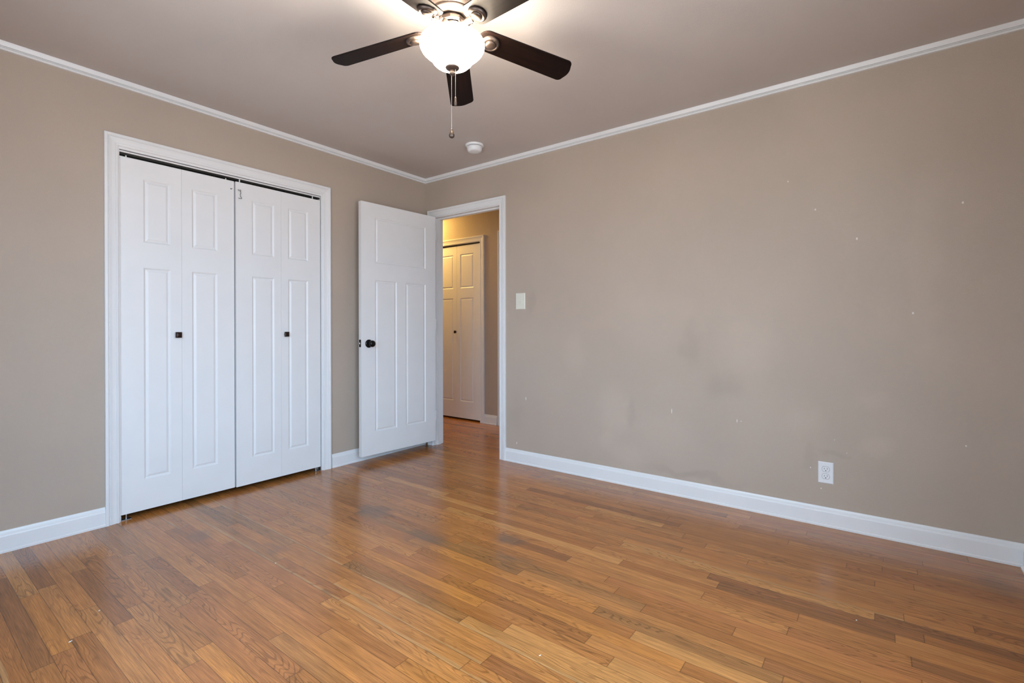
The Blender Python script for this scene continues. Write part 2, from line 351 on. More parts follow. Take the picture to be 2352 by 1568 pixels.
# ---- oak strip floor : every strip is its own quad with its own colour and grain offset
TONE = {'m': (.335, .145, .062), 'l': (.385, .180, .082), 'l2': (.375, .165, .072), 'L': (.47, .25, .125), 'd': (.245, .098, .040), 'D': (.125, .052, .030),
        'R': (.175, .070, .042), 'r': (.30, .120, .060), 'G': (.185, .100, .055), 'g': (.28, .135, .068), 'O': (.44, .19, .065)}
JT = [(-2.764,-.354,'m','D'),(-2.723,-.633,'L','O'),(-2.728,-1.189,'O','r'),(-2.665,-.594,'R','l'),(-2.671,-1.126,'l','d'),(-2.622,-.416,'m','l2'),(-2.611,-.93,'d','l'),(-2.547,-.524,'l','R'),(-2.55,-1.147,'R','m'),(-2.491,-.397,'l','d'),(-2.493,-1.052,'g','l'),(-2.375,-.515,'g','g'),(-2.317,-.651,'g','R'),(-2.315,-1.131,'R','r'),(-2.377,-1.201,'m','r'),(-2.029,-.755,'l','r'),(-1.916,-.536,'G','m'),(-1.847,-.182,'l','G'),(-1.853,-1.022,'G','m'),(-1.971,-1.137,'g','r'),(-1.683,-1.058,'g','O'),(-2.095,-1.357,'r','d'),(-2.025,-1.609,'O','l'),(-1.915,-1.52,'O','l'),(-2.43,-1.532,'m','O'),(-2.495,-1.6,'l','r'),(-1.448,-1.453,'r','O'),(-1.281,-1.594,'m','m'),(-.988,-1.542,'m','d'),(-1.165,-2.202,'R','l'),(-1.138,-1.9,'m','R'),(-1.394,-2.093,'G','l'),(-1.343,-1.681,'d','G'),(-1.568,-1.983,'r','O'),(-1.85,-1.828,'m','l'),(-1.798,-2.128,'G','L'),(-1.743,-2.288,'d','L'),(-1.916,-2.336,'L','R'),(-2.092,-2.129,'d','O'),(-1.453,-2.49,'m','G'),(-1.227,-2.423,'m','r'),(-1.395,-3.055,'G','R'),(-.406,-2.403,'m','m'),(-.284,-2.75,'m','d'),(-.231,-2.915,'m','m'),(-.173,-3.049,'m','g'),(-.337,-2.989,'m','l'),(-.582,-2.546,'l','m'),(-.636,-2.67,'m','l'),(-.882,-2.333,'m','L'),(-.698,-2.872,'m','m'),(-.931,-2.762,'m','R'),(-.985,-2.815,'l','D'),(-1.337,-2.63,'l','d'),(-1.277,-2.941,'d','m'),(-1.513,-2.662,'d','L'),(-1.037,-3.111,'d','m'),(-1.684,-2.662,'m','L'),(-1.567,-2.854,'O','d'),(-.29,-3.365,'m','d'),(-.232,-3.508,'g','m'),(-.465,-3.233,'m','r'),(-.405,-3.361,'r','d'),(-.351,-3.484,'m','l'),(-.521,-3.465,'m','l'),(-.045,-3.677,'m','l'),(-.87,-3.337,'L','D'),(-.754,-3.619,'m','d'),(-.983,-3.394,'m','l'),(-.926,-3.474,'l','d'),(-1.1,-3.433,'m','D')]
CS = (1.42, 1.26, .74)
SAP = {-31: 0.011, -34: 0.013}       # rows with a pale sapwood edge (width in m)
def build_floor():
    W = .058; X0, X1, Y0, Y1 = XD-.02, HX+.6, YC-.02, 2.35
    rows = {}
    for x, y, a, b in JT: rows.setdefault(round(x/W), []).append((y, a, b))
    bm = bmesh.new(); g = bm.loops.layers.uv.new('grain'); ea = bm.loops.layers.uv.new('edge_across'); el = bm.loops.layers.uv.new('edge_along')
    cl = bm.loops.layers.float_color.new('board')
    rnd = random.Random(11)
    def tone(t):
        c = TONE[t]; k = 1 + rnd.uniform(-.05, .05); q = TONE['m']; return [(q[i] + (c[i]-q[i])*.55)*k*CS[i] for i in range(3)]
    def rtone():
        t = rnd.choices(['m', 'l', 'l2', 'd', 'r', 'g', 'O', 'L', 'R'], [26, 18, 12, 8, 15, 8, 6, 2, 2])[0]; return tone(t)
    for k in range(int(math.floor(X0/W)), int(math.ceil(X1/W))+1):
        xa, xb = (k-.5)*W, (k+.5)*W
        js = sorted(rows.get(k, []), key=lambda q: -q[0])
        marks = [(Y1, None, None)] + js + [(Y0, None, None)]
        out = []                                  # (y_far, y_near, tone)
        for (ya, _, ta), (yb, tb_, _) in zip(marks, marks[1:]):
            L_ = ya - yb
            n = 1
            seg = [ya]
            if L_ > 1.15:
                y = ya
                while y - yb > 1.2:
                    y -= rnd.uniform(.45, 1.15)
                    if y - yb < .25: break
                    seg.append(y)
            seg.append(yb)
            for i in range(len(seg)-1):
                t = tone(ta) if (i == 0 and ta) else (tone(tb_) if (i == len(seg)-2 and tb_) else rtone())
                out.append((seg[i], seg[i+1], t))
        for ya, yb, c in out:
            ru, rv = rnd.uniform(0, 50), rnd.uniform(0, 50)
            strips = [(xa, xb, c)]
            sw = SAP[k] if (k in SAP and yb < -.3) else (rnd.uniform(.006, .022) if rnd.random() < .05 else 0)
            for sa, sb, cc in strips:
                vs = [bm.verts.new(p) for p in ((sa, yb, 0), (sb, yb, 0), (sb, ya, 0), (sa, ya, 0))]
                f = bm.faces.new(vs)
                for l in f.loops:
                    x, y = l.vert.co.x, l.vert.co.y
                    l[g].uv = (x - xa + ru, y + rv); l[ea].uv = (x - xa, xb - x); l[el].uv = (ya - y, y - yb)
                    l[cl] = (*cc, sw*20)
    # underside body
    add_box(bm, (X0, Y0, -.05), (X1, Y1, -.002))
    me = bpy.data.meshes.new('floor'); bm.to_mesh(me); bm.free(); me.materials.append(M_OAK)
    o = bpy.data.objects.new('floor', me); COL.objects.link(o)
    return struct(o, 'glossy oak strip floor running towards the doorway', 'floor')
build_floor()

# ------------------------------------------------------------------ trim profiles
BASE = [(0, 0), (.016, 0), (.016, .009), (.0125, .0135), (.0118, .076), (.0105, .082), (.0080, .086), (.0068, .094), (.0045, .1025), (.0035, .1035), (0, .1035)]
CROWN = [(0, 0), (.022, 0), (.021, .005), (.0155, .022), (.0095, .0232), (.0095, .0252), (.0148, .0260), (.0148, .0285), (.0092, .0294), (.0092, .0314), (.0132, .0325), (.0125, .0405), (0, .0411)]
def run(name, prof, p0, p1, out, label, cat, up=1, cut0=0, cut1=0, mat=M_TRIM):
    """straight trim from p0 to p1; out = unit vector away from the wall; cut = mitre factor at each end"""
    p0, p1, out = Vector(p0), Vector(p1), Vector(out); d = (p1-p0).normalized()
    bm = bmesh.new(); r0 = []; r1 = []
    for a, z in prof:
        o = out*a + Vector((0, 0, z*up))
        r0.append(bm.verts.new(p0 + o + d*(a*cut0))); r1.append(bm.verts.new(p1 + o - d*(a*cut1)))
    n = len(prof)
    for i in range(n): bm.faces.new((r0[i], r0[(i+1) % n], r1[(i+1) % n], r1[i]))
    bm.faces.new(r0); bm.faces.new(r1)
    return struct(obj(name, bm, mat), label, cat)
run('baseboard_left', BASE, (XD, 0, 0), (-2.332, 0, 0), (0, -1, 0), 'white baseboard left of the closet', 'baseboard', cut0=1)
run('baseboard_left', BASE, (-0.974, 0, 0), (0, 0, 0), (0, -1, 0), 'short white baseboard between the closet and the open door', 'baseboard', cut1=1)
run('baseboard_right', BASE, (0, -0.938, 0), (0, YC, 0), (-1, 0, 0), 'long white baseboard right of the doorway', 'baseboard', cut1=1)
run('baseboard_back', [(a*2.4, z) for a, z in BASE], (XD, YC, 0), (0, YC, 0), (0, 1, 0), 'white baseboard turning the corner at the right edge', 'baseboard', cut0=1, cut1=1)
run('baseboard_side', BASE, (XD, 0, 0), (XD, YC, 0), (1, 0, 0), 'white baseboard on the side wall beside the camera', 'baseboard', cut0=1, cut1=1)
run('baseboard_hall', BASE, (HX, 0.185, 0), (HX, 0.0, 0), (-1, 0, 0), 'short white baseboard in the hallway beside the hall closet', 'baseboard', cut1=.3)
run('baseboard_hall', BASE, (HX, 2.3, 0), (HX, 1.045, 0), (-1, 0, 0), 'white hallway baseboard hidden behind the open door', 'baseboard')
run('trim_1', CROWN, (XD, 0, H), (0, 0, H), (0, -1, 0), 'white crown moulding above the closet wall', 'crown moulding', up=-1, cut0=1, cut1=1)
run('trim_2', CROWN, (0, 0, H), (0, YC, H), (-1, 0, 0), 'white crown moulding along the long right wall', 'crown moulding', up=-1, cut0=1, cut1=1)
run('trim_3', CROWN, (XD, YC, H), (0, YC, H), (0, 1, 0), 'white crown moulding over the wall behind the camera', 'crown moulding', up=-1, cut0=1, cut1=1)
run('trim_4', CROWN, (XD, 0, H), (XD, YC, H), (1, 0, 0), 'white crown moulding over the side wall beside the camera', 'crown moulding', up=-1, cut0=1, cut1=1)
run('trim_5', BASE, (TB, -0.95, 0), (TB, -1.9, 0), (1, 0, 0), 'white hallway baseboard behind the long wall', 'baseboard')

CAS = [(0, 0), (0, .0075), (.003, .0105), (.011, .0115), (.0130, .0070), (.016, .0088), (.030, .0112), (.041, .0150), (.0435, .0108), (.0460, .0150), (.0500, .0178), (.0600, .0178), (.0625, .0160), (.0630, 0)]
def casing(name, axis, at, outdir, u0, u1, ztop, label, jamb=None, width=1.0, cat='door frame'):
    """U-shaped mitred casing round an opening u0..u1 up to ztop (inner edges). jamb: (thickness, depth0, depth1)"""
    def P(u, z, o=0):
        return Vector((u, at + outdir*o, z)) if axis == 'y' else Vector((at + outdir*o, u, z))
    bm = bmesh.new(); prof = [(a*width, o) for a, o in CAS]
    path = [(u0, 0), (u0, ztop), (u1, ztop), (u1, 0)]; side = [(-1, 0), (-1, 1), (1, 1), (1, 0)]
    rings = [[bm.verts.new(P(u + s[0]*a, z + s[1]*a, o)) for a, o in prof] for (u, z), s in zip(path, side)]
    n = len(prof)
    for a, b in zip(rings, rings[1:]):
        for k in range(n): bm.faces.new((a[k], a[(k+1) % n], b[(k+1) % n], b[k]))
    bm.faces.new(rings[0]); bm.faces.new(rings[-1])
    if jamb:
        j0, j1, jz, d0, d1, thick = jamb          # inner faces u0', u1', underside z, depth range, board thickness
        def bx(ua, ub, za, zb, da, db):
            A, B = P(ua, za, -da), P(ub, zb, -db)
            add_box(bm, [min(A[i], B[i]) for i in range(3)], [max(A[i], B[i]) for i in range(3)])
        bx(j0-thick, j0, 0, jz+thick, d0, d1); bx(j1, j1+thick, 0, jz+thick, d0, d1); bx(j0, j1, jz, jz+thick, d0, d1)
        return struct(obj(name, bm, M_TRIM), label, cat), bx
    return struct(obj(name, bm, M_TRIM), label, cat)
# closet frame
def closet_frame():
    o, _ = casing('trim_6', 'y', 0, -1, -2.278, -1.046, 2.075, 'white fluted frame round the closet doors', jamb=(-2.272, -1.054, 2.062, 0.0, TB, .018))
    bm = bmesh.new(); bm.from_mesh(o.data)
    add_box(bm, (-2.270, .006, 2.050), (-1.058, .016, 2.0575))
    bm.to_mesh(o.data); bm.free()
closet_frame()
o, _ = casing('trim_7', 'x', 0, -1, -.876, -.1015, 2.077, 'white frame round the open doorway', jamb=(-.872, -.107, 2.071, 0.0, TB, .018), width=1.0)
bm = bmesh.new(); bm.from_mesh(o.data)
for a, b in (((.042, -.872, 0), (.078, -.861, 2.071)), ((.042, -.118, 0), (.078, -.107, 2.071)), ((.042, -.861, 2.060), (.078, -.118, 2.071))): add_box(bm, a, b)
bm.to_mesh(o.data); bm.free()
casing('trim_8', 'x', TB, 1, -.876, -.1015, 2.077, 'hallway side of the doorway frame')
casing('trim_9', 'x', HX, -1, .246, .984, 2.050, 'cream lit frame round the hallway closet', jamb=(.238, .992, 2.046, 0.0, .12, .018))
casing('trim_10', 'x', HX, -1, -.88, -.078, 2.070, 'edge of another white door frame in the hallway')

# ------------------------------------------------------------------ panelled door leaves
def add_panel_leaf(bm, w, h, t, panels, both=False):
    """leaf from x 0..w, z 0..h, front face at y=0 (facing -y), back at y=t"""
    def face(yf, sgn, with_panels):
        xs = sorted({0, w, *[v for p in panels for v in (p[0], p[1])]}) if with_panels else [0, w]
        zs = sorted({0, h, *[v for p in panels for v in (p[2], p[3])]}) if with_panels else [0, h]
        c = {}
        def V(x, z, y=0.0):
            k = (round(x, 5), round(z, 5), round(y, 5))
            if k not in c: c[k] = bm.verts.new((x, yf + sgn*y, z))
            return c[k]
        for i in range(len(xs)-1):
            for j in range(len(zs)-1):
                xc, zc = (xs[i]+xs[i+1])/2, (zs[j]+zs[j+1])/2
                if with_panels and any(p[0] < xc < p[1] and p[2] < zc < p[3] for p in panels): continue
                bm.faces.new([V(xs[i], zs[j]), V(xs[i+1], zs[j]), V(xs[i+1], zs[j+1]), V(xs[i], zs[j+1])])
        if with_panels:
            steps = [(0, 0), (.003, .0022), (.009, .0066), (.0115, .0070), (.022, .0022), (.0245, .0016)]
            for p in panels:
                # subdivide outer edge so it matches the grid cells
                def loop(ins, dep, outer=False):
                    a, b_, c_, d_ = p[0]+ins, p[1]-ins, p[2]+ins, p[3]-ins
                    return [V(a, c_, dep), V(b_, c_, dep), V(b_, d_, dep), V(a, d_, dep)]
                prev = None
                for ins, dep in steps:
                    cur = loop(ins, dep)
                    if prev:
                        for k in range(4): bm.faces.new((prev[k], prev[(k+1) % 4], cur[(k+1) % 4], cur[k]))
                    prev = cur
                bm.faces.new(prev)
        return c
    face(0.0, 1, True)
    face(t, -1, both)
    for q in ([(0, 0, 0), (0, t, 0), (0, t, h), (0, 0, h)], [(w, 0, 0), (w, 0, h), (w, t, h), (w, t, 0)], [(0, 0, 0), (w, 0, 0), (w, t, 0), (0, t, 0)], [(0, 0, h), (0, t, h), (w, t, h), (w, 0, h)]):
        bm.faces.new([bm.verts.new(v) for v in q])
def leaf_obj(name, w, h, t, panels, mat, parent, loc, rz=0, both=False, label=None):
    bm = bmesh.new(); add_panel_leaf(bm, w, h, t, panels, both)
    o = obj(name, bm, mat, parent, bevel=0); o.location = loc; o.rotation_euler = (0, 0, rz)
    if label: o['label'] = label
    return o
def square_knob(parent, loc, s=.034):
    bm = lathe([(0, 0), (.011, 0), (.012, -.002), (.007, -.006), (.007, -.014), (.010, -.016), (0, -.016)], seg=20, mat=Matrix.Rotation(PI/2, 4, 'X') @ Matrix.Scale(-1, 4, (0, 0, 1)) @ Matrix.Scale(-1, 4, (0, 0, 1)))
    # rotated so that -z becomes -y direction
    h = s/2
    def ring(sz, y): return [bm.verts.new((x*sz, y, z*sz)) for x, z in ((-1, -1), (1, -1), (1, 1), (-1, 1))]
    prof = [(h*.55, -.013), (h*.95, -.017), (h, -.020), (h*.98, -.0225), (h*.7, -.0262), (h*.3, -.0275)]
    rs = [ring(a, y) for a, y in prof]
    for a, b in zip(rs, rs[1:]):
        for k in range(4): bm.faces.new((a[k], a[(k+1) % 4], b[(k+1) % 4], b[k]))
    bm.faces.new(rs[0]); bm.faces.new(rs[-1])
    o = obj('door_knob', bm, M_BRONZEK, parent, bevel=.0015); o.location = loc; o['label'] = 'small square dark bronze knob'
    return o
Z0 = .030; LH = 1.999
def bifold(idx, x0, leafs, y, knob, label, hinge_gap=0):
    t = empty('door_%d' % idx, (x0, y, 0)); struct(t, label, 'door')
    for i, (a, b, panels) in enumerate(leafs):
        leaf_obj('door_leaf', b-a-hinge_gap, LH, .030, panels, M_DOOR, t, (a-x0, 0, Z0))
    square_knob(t, (knob[0]-x0, 0, knob[1]))
    return t
def pz(a, b): return (a - Z0, b - Z0)
U = pz(1.562, 1.924); Lw = pz(.205, 1.418)
d2 = bifold(2, -2.268, [(-2.268, -1.9674, [(.110, .244, *U), (.110, .244, *Lw)]), (-1.9666, -1.667, [(.055, .199, *U), (.055, .199, *Lw)])], .016, (-1.990, 1.031), 'left pair of white panelled bifold closet doors')
d3 = bifold(3, -1.660, [(-1.660, -1.3604, [(.102, .252, *U), (.102, .252, *Lw)]), (-1.3596, -1.061, [(.052, .202, *U), (.052, .202, *Lw)])], .006, (-1.329, 1.028), 'right pair of white panelled bifold closet doors')
for par, xs in ((d2, (-2.235, -1.712)), (d3, (-1.632, -1.115))):
    for x in xs:
        p = obj('guide_pin', lathe([(0, 0), (.0035, 0), (.0035, .024), (0, .024)], seg=12), M_WPLAST, par); p.location = (x - par.location.x, .012, Z0+LH-.001); p['label'] = 'white nylon pin on the top edge'
for par, xa, sgn in ((d2, -2.270, 1), (d3, -1.056, -1)):
    bm = bmesh.new()
    x = xa - par.location.x
    y0 = -par.location.y
    add_box(bm, (min(x, x+sgn*.050), y0+.008, .0008), (max(x, x+sgn*.050), y0+.040, .0030)); add_box(bm, (min(x, x+sgn*.003), y0+.008, .0030), (max(x, x+sgn*.003), y0+.040, .028))
    add_lathe(bm, [(0, 0), (.0035, 0), (.0035, .026), (0, .026)], seg=14, mat=Matrix.Translation((x+sgn*.030, y0+.028, .003)))
    b = obj('pivot_bracket', bm, M_STEEL, par); b['label'] = 'metal floor pivot bracket'
bm = bmesh.new(); add_box(bm, (-2.270, .020, 2.052), (-1.056, .050, 2.0615)); add_box(bm, (-2.270, .020, 2.040), (-1.056, .024, 2.052)); add_box(bm, (-2.270, .046, 2.040), (-1.056, .050, 2.052))
tag(obj('bifold_track', bm, M_TRACK), 'dark metal sliding track under the head of the closet frame', 'track')
# hook and eye
bm = bmesh.new()
def torus_pts(c, r, n=16, plane='xz', a0=0, a1=2*PI): return [(c[0]+r*math.cos(a0+(a1-a0)*i/n), c[1], c[2]+r*math.sin(a0+(a1-a0)*i/n)) for i in range(n+1)]
add_tube(bm, [(0, 0, 0), (-.004, -.006, .0015), (-.009, -.012, .003)], .0016, 8)
add_tube(bm, torus_pts((.0045, -.012, -.001), .0042, 14), .0013, 8)
add_tube(bm, [(.006, -.012, -.004), (.0075, -.013, -.016), (.004, -.013, -.028), (.006, -.013, -.040), (.012, -.013, -.047), (.013, -.013, -.052), (.004, -.013, -.0535), (-.008, -.013, -.0525)], .0015, 8)
hk = obj('hook_latch', bm, M_BLACK, d3, smooth=True); hk.location = (-1.642+1.660, 0, 1.973); hk['label'] = 'small black wire hook hanging down'
bm = bmesh.new(); add_tube(bm, [(0, 0, 0), (.002, -.008, .001)], .0016, 8); add_tube(bm, [(-.005, -.010, .0035), (0, -.011, -.002), (.006, -.011, .004)], .0017, 8)
ey = obj('latch_eye', bm, M_BLACK, d2, smooth=True); ey.location = (-1.688+2.268, 0, 1.974); ey['label'] = 'small black screw eye for the hook'

# entry door, swung open against the closet wall
ax, ay = -.7929, -.1274; bx_, by_ = -.0405, -.1713
ang = math.atan2(by_-ay, bx_-ax); DW = .7535; DZ = .062; DH = 2.064-DZ
d1 = empty('door_1', (ax, ay, DZ), ang); struct(d1, 'open white three-panel bedroom door standing in front of the wall corner', 'door')
leaf_obj('door_leaf', DW, DH, .036, [(.126, .642, 1.588-DZ, 1.954-DZ), (.126, .336, .243-DZ, 1.453-DZ), (.427, .642, .243-DZ, 1.453-DZ)], M_DOOR, d1, (0, 0, 0), both=True)
RX = Matrix.Rotation(PI/2, 4, 'X')          # +z -> -y
def knob_bm(): return lathe([(0, 0), (.032, 0), (.0325, .003), (.030, .0065), (.022, .0085), (.0125, .011), (.0105, .016), (.0105, .026), (.014, .031), (.021, .036), (.0255, .043), (.0265, .050), (.0245, .057), (.018, .062), (.009, .0645), (0, .065)], seg=40, mat=RX)
k = autosmooth(obj('door_knob', knob_bm(), M_BLACK, d1), 50); k.location = (.066, 0, .948-DZ); k['label'] = 'round glossy black knob with rosette'
k2 = autosmooth(obj('door_knob', lathe([(0, 0), (.032, 0), (.030, .0065), (.0125, .011), (.0105, .026), (.021, .036), (.0265, .050), (.018, .062), (0, .065)], seg=40, mat=Matrix.Rotation(-PI/2, 4, 'X')), M_BLACK, d1), 50); k2.location = (.066, .036, .948-DZ); k2['label'] = 'round black knob on the far face of the door'
bm = box((-.0012, .006, -.029), (0.0005, .030, .029)); lp = obj('latch_plate', bm, M_BLACK, d1, bevel=.0005); lp.location = (0, 0, .951-DZ); lp['label'] = 'black latch plate in the door edge'
bm = bmesh.new(); add_box(bm, (-.011, -.007, -.008), (0, .007, .008)); lb = obj('latch_bolt', bm, M_STEEL, lp, bevel=.003); lb.location = (0, .018, 0); lb['label'] = 'bright steel spring bolt'
for z in (.18, 1.0, 1.80):
    bm = lathe([(0, 0), (.006, 0), (.006, .09), (0, .09)], seg=14)
    add_box(bm, (-.0015, .0, 0), (.0015, .030, .09))
    h = obj('hinge', bm, M_TRIM, d1); h.location = (DW+.007, .038-.030, z); h['label'] = 'painted butt hinge'
# hallway closet pair
HZ0, HLH = .020, 2.030-.020
t = empty('door_4', (HX+.010, .988, 0), -PI/2); struct(t, 'cream lit bifold closet door seen in the hallway through the doorway', 'door')
# local +x runs to -y, local -y faces -x
UU = (1.535-HZ0, 1.930-HZ0); LL = (.216-HZ0, 1.420-HZ0)
leaf_obj('door_leaf', .370, HLH, .030, [(.105, .312, *UU), (.105, .312, *LL)], M_DOOR, t, (0, 0, HZ0))
leaf_obj('door_leaf', .370, HLH, .030, [(.052, .258, *UU), (.052, .258, *LL)], M_DOOR, t, (.3725, 0, HZ0))
square_knob(t, (.355, 0, 1.024), .032)
tag(obj('bifold_track', box((HX+.006, .240, 2.032), (HX+.030, .990, 2.045)), M_TRACK), 'thin metal track above the hallway closet door', 'track')
t = empty('door_5', (HX+.02, -.082, 0), -PI/2); struct(t, 'white door in the hallway right of the hall closet, hidden behind the doorway frame', 'door')
leaf_obj('door_leaf', .79, 2.04, .035, [(.12, .35, .24, 1.40), (.44, .67, .24, 1.40), (.12, .67, 1.55, 1.93)], M_DOOR, t, (.005, 0, .015))

# windows in the walls behind the camera
def pane_mat():
    m, N, L, b = new_mat('window_glass'); N.remove(b)
    o = N['Material Output']; tr = N.new('ShaderNodeBsdfTransparent'); gl = N.new('ShaderNodeBsdfGlossy'); gl.inputs['Roughness'].default_value = .02
    mx = N.new('ShaderNodeMixShader'); mx.inputs[0].default_value = .06; L.new(tr.outputs[0], mx.inputs[1]); L.new(gl.outputs[0], mx.inputs[2]); L.new(mx.outputs[0], o.inputs['Surface'])
    return m
M_PANE = pane_mat()
def window(idx, axis, at, outdir, rect, label):
    u0, u1, z0, z1 = rect; uc = (u0+u1)/2
    t = empty('window_%d' % idx, (uc, at, z0) if axis == 'y' else (at, uc, z0), 0); struct(t, label, 'window')
    base = t.location
    def bxs(lst, name, mat):
        bm = bmesh.new()
        for ua, ub, za, zb, da, db in lst:
            A = (ua, at+outdir*da, za) if axis == 'y' else (at+outdir*da, ua, za); B = (ub, at+outdir*db, zb) if axis == 'y' else (at+outdir*db, ub, zb)
            add_box(bm, [min(A[i], B[i])-base[i] for i in range(3)], [max(A[i], B[i])-base[i] for i in range(3)])
        return obj(name, bm, mat, t)
    c = .06
    bxs([(u0-c, u0, z0-.0, z1+c, -.001, .016), (u1, u1+c, z0, z1+c, -.001, .016), (u0-c, u1+c, z1, z1+c, -.001, .016), (u0-c, u1+c, z0-c, z0-.02, -.001, .014)], 'window_casing', M_TRIM)
    bxs([(u0-c-.02, u1+c+.02, z0-.02, z0, -.10, .04)], 'window_sill', M_TRIM)
    f = .035; zm = (z0+z1)/2
    bxs([(u0, u0+f, z0, z1, -.10, -.06), (u1-f, u1, z0, z1, -.10, -.06), (u0+f, u1-f, z0, z0+f, -.10, -.06), (u0+f, u1-f, z1-f, z1, -.10, -.06), (u0+f, u1-f, zm-.02, zm+.02, -.10, -.06)], 'window_sash', M_TRIM)
    bxs([(u0+f, u1-f, z0+f, z1-f, -.082, -.078)], 'window_pane', M_PANE)
window(1, 'x', XD, 1, WIN_SIDE, 'daylit sash window in the side wall beside the camera')
window(2, 'y', YC, 1, WIN_BACK, 'daylit sash window in the wall behind the camera')

# ------------------------------------------------------------------ wall plates
t = empty('light_switch', (0, -1.0865, 1.282)); tag(t, 'ivory toggle switch plate on the wall beside the doorway', 'light switch')
bm = bmesh.new()
def plate(bm, w, h, d):
    pr = [(0, 0), (0, d*.5), (.004, d)]
    r = [[bm.verts.new((-o, s[0]*(w/2-i), s[1]*(h/2-i))) for s in ((-1, -1), (1, -1), (1, 1), (-1, 1))] for i, o in pr]
    for a, b in zip(r, r[1:]):
        for k in range(4): bm.faces.new((a[k], a[(k+1) % 4], b[(k+1) % 4], b[k]))
    bm.faces.new(r[0]); bm.faces.new(r[-1])
plate(bm, .090, .128, .006); obj('cover_plate', bm, M_IVORY, t)
bm = bmesh.new(); add_box(bm, (-.0075, -.0052, -.012), (-.005, .0052, .012))
add_box(bm, (-.019, -.0042, -.0065), (-.006, .0042, .0035), Matrix.Rotation(math.radians(-24), 4, 'Y')); obj('toggle', bm, M_IVORY, t, bevel=.0008)
for z in (.033, -.033):
    s = obj('screw', lathe([(0, 0), (.0033, 0), (.0028, .0012), (0, .0015)], seg=14, mat=Matrix.Rotation(-PI/2, 4, 'Y')), M_IVORY, t); s.location = (-.006, 0, z)
t = empty('wall_outlet', (0, -3.1205, .2885)); tag(t, 'white double power outlet low on the long taupe wall', 'outlet')
bm = bmesh.new(); plate(bm, .070, .115, .0055); obj('cover_plate', bm, M_WPLAST, t)
for z in (.0195, -.0195):
    pts = []
    n = 28
    for i in range(n):
        a = 2*PI*i/n; y = .0172*math.cos(a); zz = .0172*math.sin(a); zz = max(-.0142, min(.0142, zz)); pts.append((y, zz))
    bm = bmesh.new(); r0 = [bm.verts.new((-.004, y, q)) for y, q in pts]; r1 = [bm.verts.new((-.0072, y*.97, q*.97)) for y, q in pts]
    for k_ in range(n): bm.faces.new((r0[k_], r0[(k_+1) % n], r1[(k_+1) % n], r1[k_]))
    bm.faces.new(r1); rc = obj('receptacle', bm, M_WPLAST, t); rc.location = (0, 0, z)
    bm = bmesh.new(); add_box(bm, (-.0076, -.0075, -.001), (-.0070, -.0055, .0075)); add_box(bm, (-.0076, .0055, -.001), (-.0070, .0075, .0065))
    add_lathe(bm, [(0, 0), (.0027, 0), (.0027, .0006), (0, .0006)], seg=14, mat=Matrix.Translation((-.0070, 0, -.0075)) @ Matrix.Rotation(-PI/2, 4, 'Y')); sl = obj('socket_slots', bm, M_PLUG, rc)
    # flat dark ring, painting in the shadow round each receptacle
    bm = bmesh.new(); r0 = [bm.verts.new((-.0056, y*1.05, q*1.06)) for y, q in pts]; r1 = [bm.verts.new((-.0056, y, q)) for y, q in pts]
    for k_ in range(n): bm.faces.new((r0[k_], r0[(k_+1) % n], r1[(k_+1) % n], r1[k_]))
    g = obj('painted_gap_shadow', bm, M_PLUG, rc)
s = obj('screw', lathe([(0, 0), (.003, 0), (.0025, .0012), (0, .0014)], seg=14, mat=Matrix.Rotation(-PI/2, 4, 'Y')), M_WPLAST, t); s.location = (-.0055, 0, 0)

# smoke detector
t = empty('smoke_detector', (-.368, -.928, H)); tag(t, 'round white smoke detector on the ceiling near the room corner', 'smoke detector')
autosmooth(obj('mounting_base', lathe([(0, 0), (.068, 0), (.068, -.006), (.064, -.012), (.057, -.014), (0, -.014)], seg=48), M_WPLAST, t), 40)
autosmooth(obj('gap_ring', lathe([(.0, -.013), (.053, -.013), (.053, -.018), (0, -.018)], seg=48), M_PLUG, t), 40)
autosmooth(obj('cover', lathe([(0, -.017), (.056, -.017), (.0565, -.020), (.055, -.036), (.050, -.047), (.042, -.052), (.020, -.053), (0, -.053)], seg=48), M_WPLAST, t), 40)

# ------------------------------------------------------------------ ceiling fan
FX, FY = -1.718, -2.001
HUBZ, DROOP, FR, FW, TH0, PIT = 2.254, .065, .533, .116, 1.988, -.226
OFF = [-.031, -.061, .020, .007, .065]
fan = empty('ceiling_fan', (FX, FY, H)); tag(fan, 'bronze five-blade ceiling fan with a lit white glass bowl and pull chains', 'ceiling fan')
def zz(z): return z - H
hous = [(0.0, 2.262), (.046, 2.262), (.046, 2.290), (.070, 2.292), (.082, 2.297), (.086, 2.302), (.086, 2.306), (.090, 2.309), (.104, 2.330), (.107, 2.334), (.107, 2.339), (.115, 2.344), (.120, 2.352), (.121, 2.360), (.128, 2.366), (.130, 2.376), (.126, 2.392), (.112, 2.410), (.108, 2.418), (.108, 2.439), (0, 2.439)]
autosmooth(obj('motor_housing', lathe([(r, zz(z)) for r, z in hous], seg=72), M_BRONZE, fan), 40)
bm = bmesh.new()
for i in range(36):
    a = 2*PI*i/36
    mt = Matrix.Rotation(a, 4, 'Z') @ Matrix.Translation((.0972, 0, zz(2.3200))) @ Matrix.Rotation(math.radians(-34), 4, 'Y')
    add_box(bm, (-.0012, -.0016, -.0065), (.0012, .0016, .0065), mt)
obj('vent_slots', bm, M_PLUG, fan)
autosmooth(obj('flywheel', lathe([(r, zz(z)) for r, z in [(0, 2.262), (.050, 2.262), (.058, 2.266), (.058, 2.278), (.050, 2.283), (0, 2.283)]], seg=10), M_BRONZE, fan), 20)
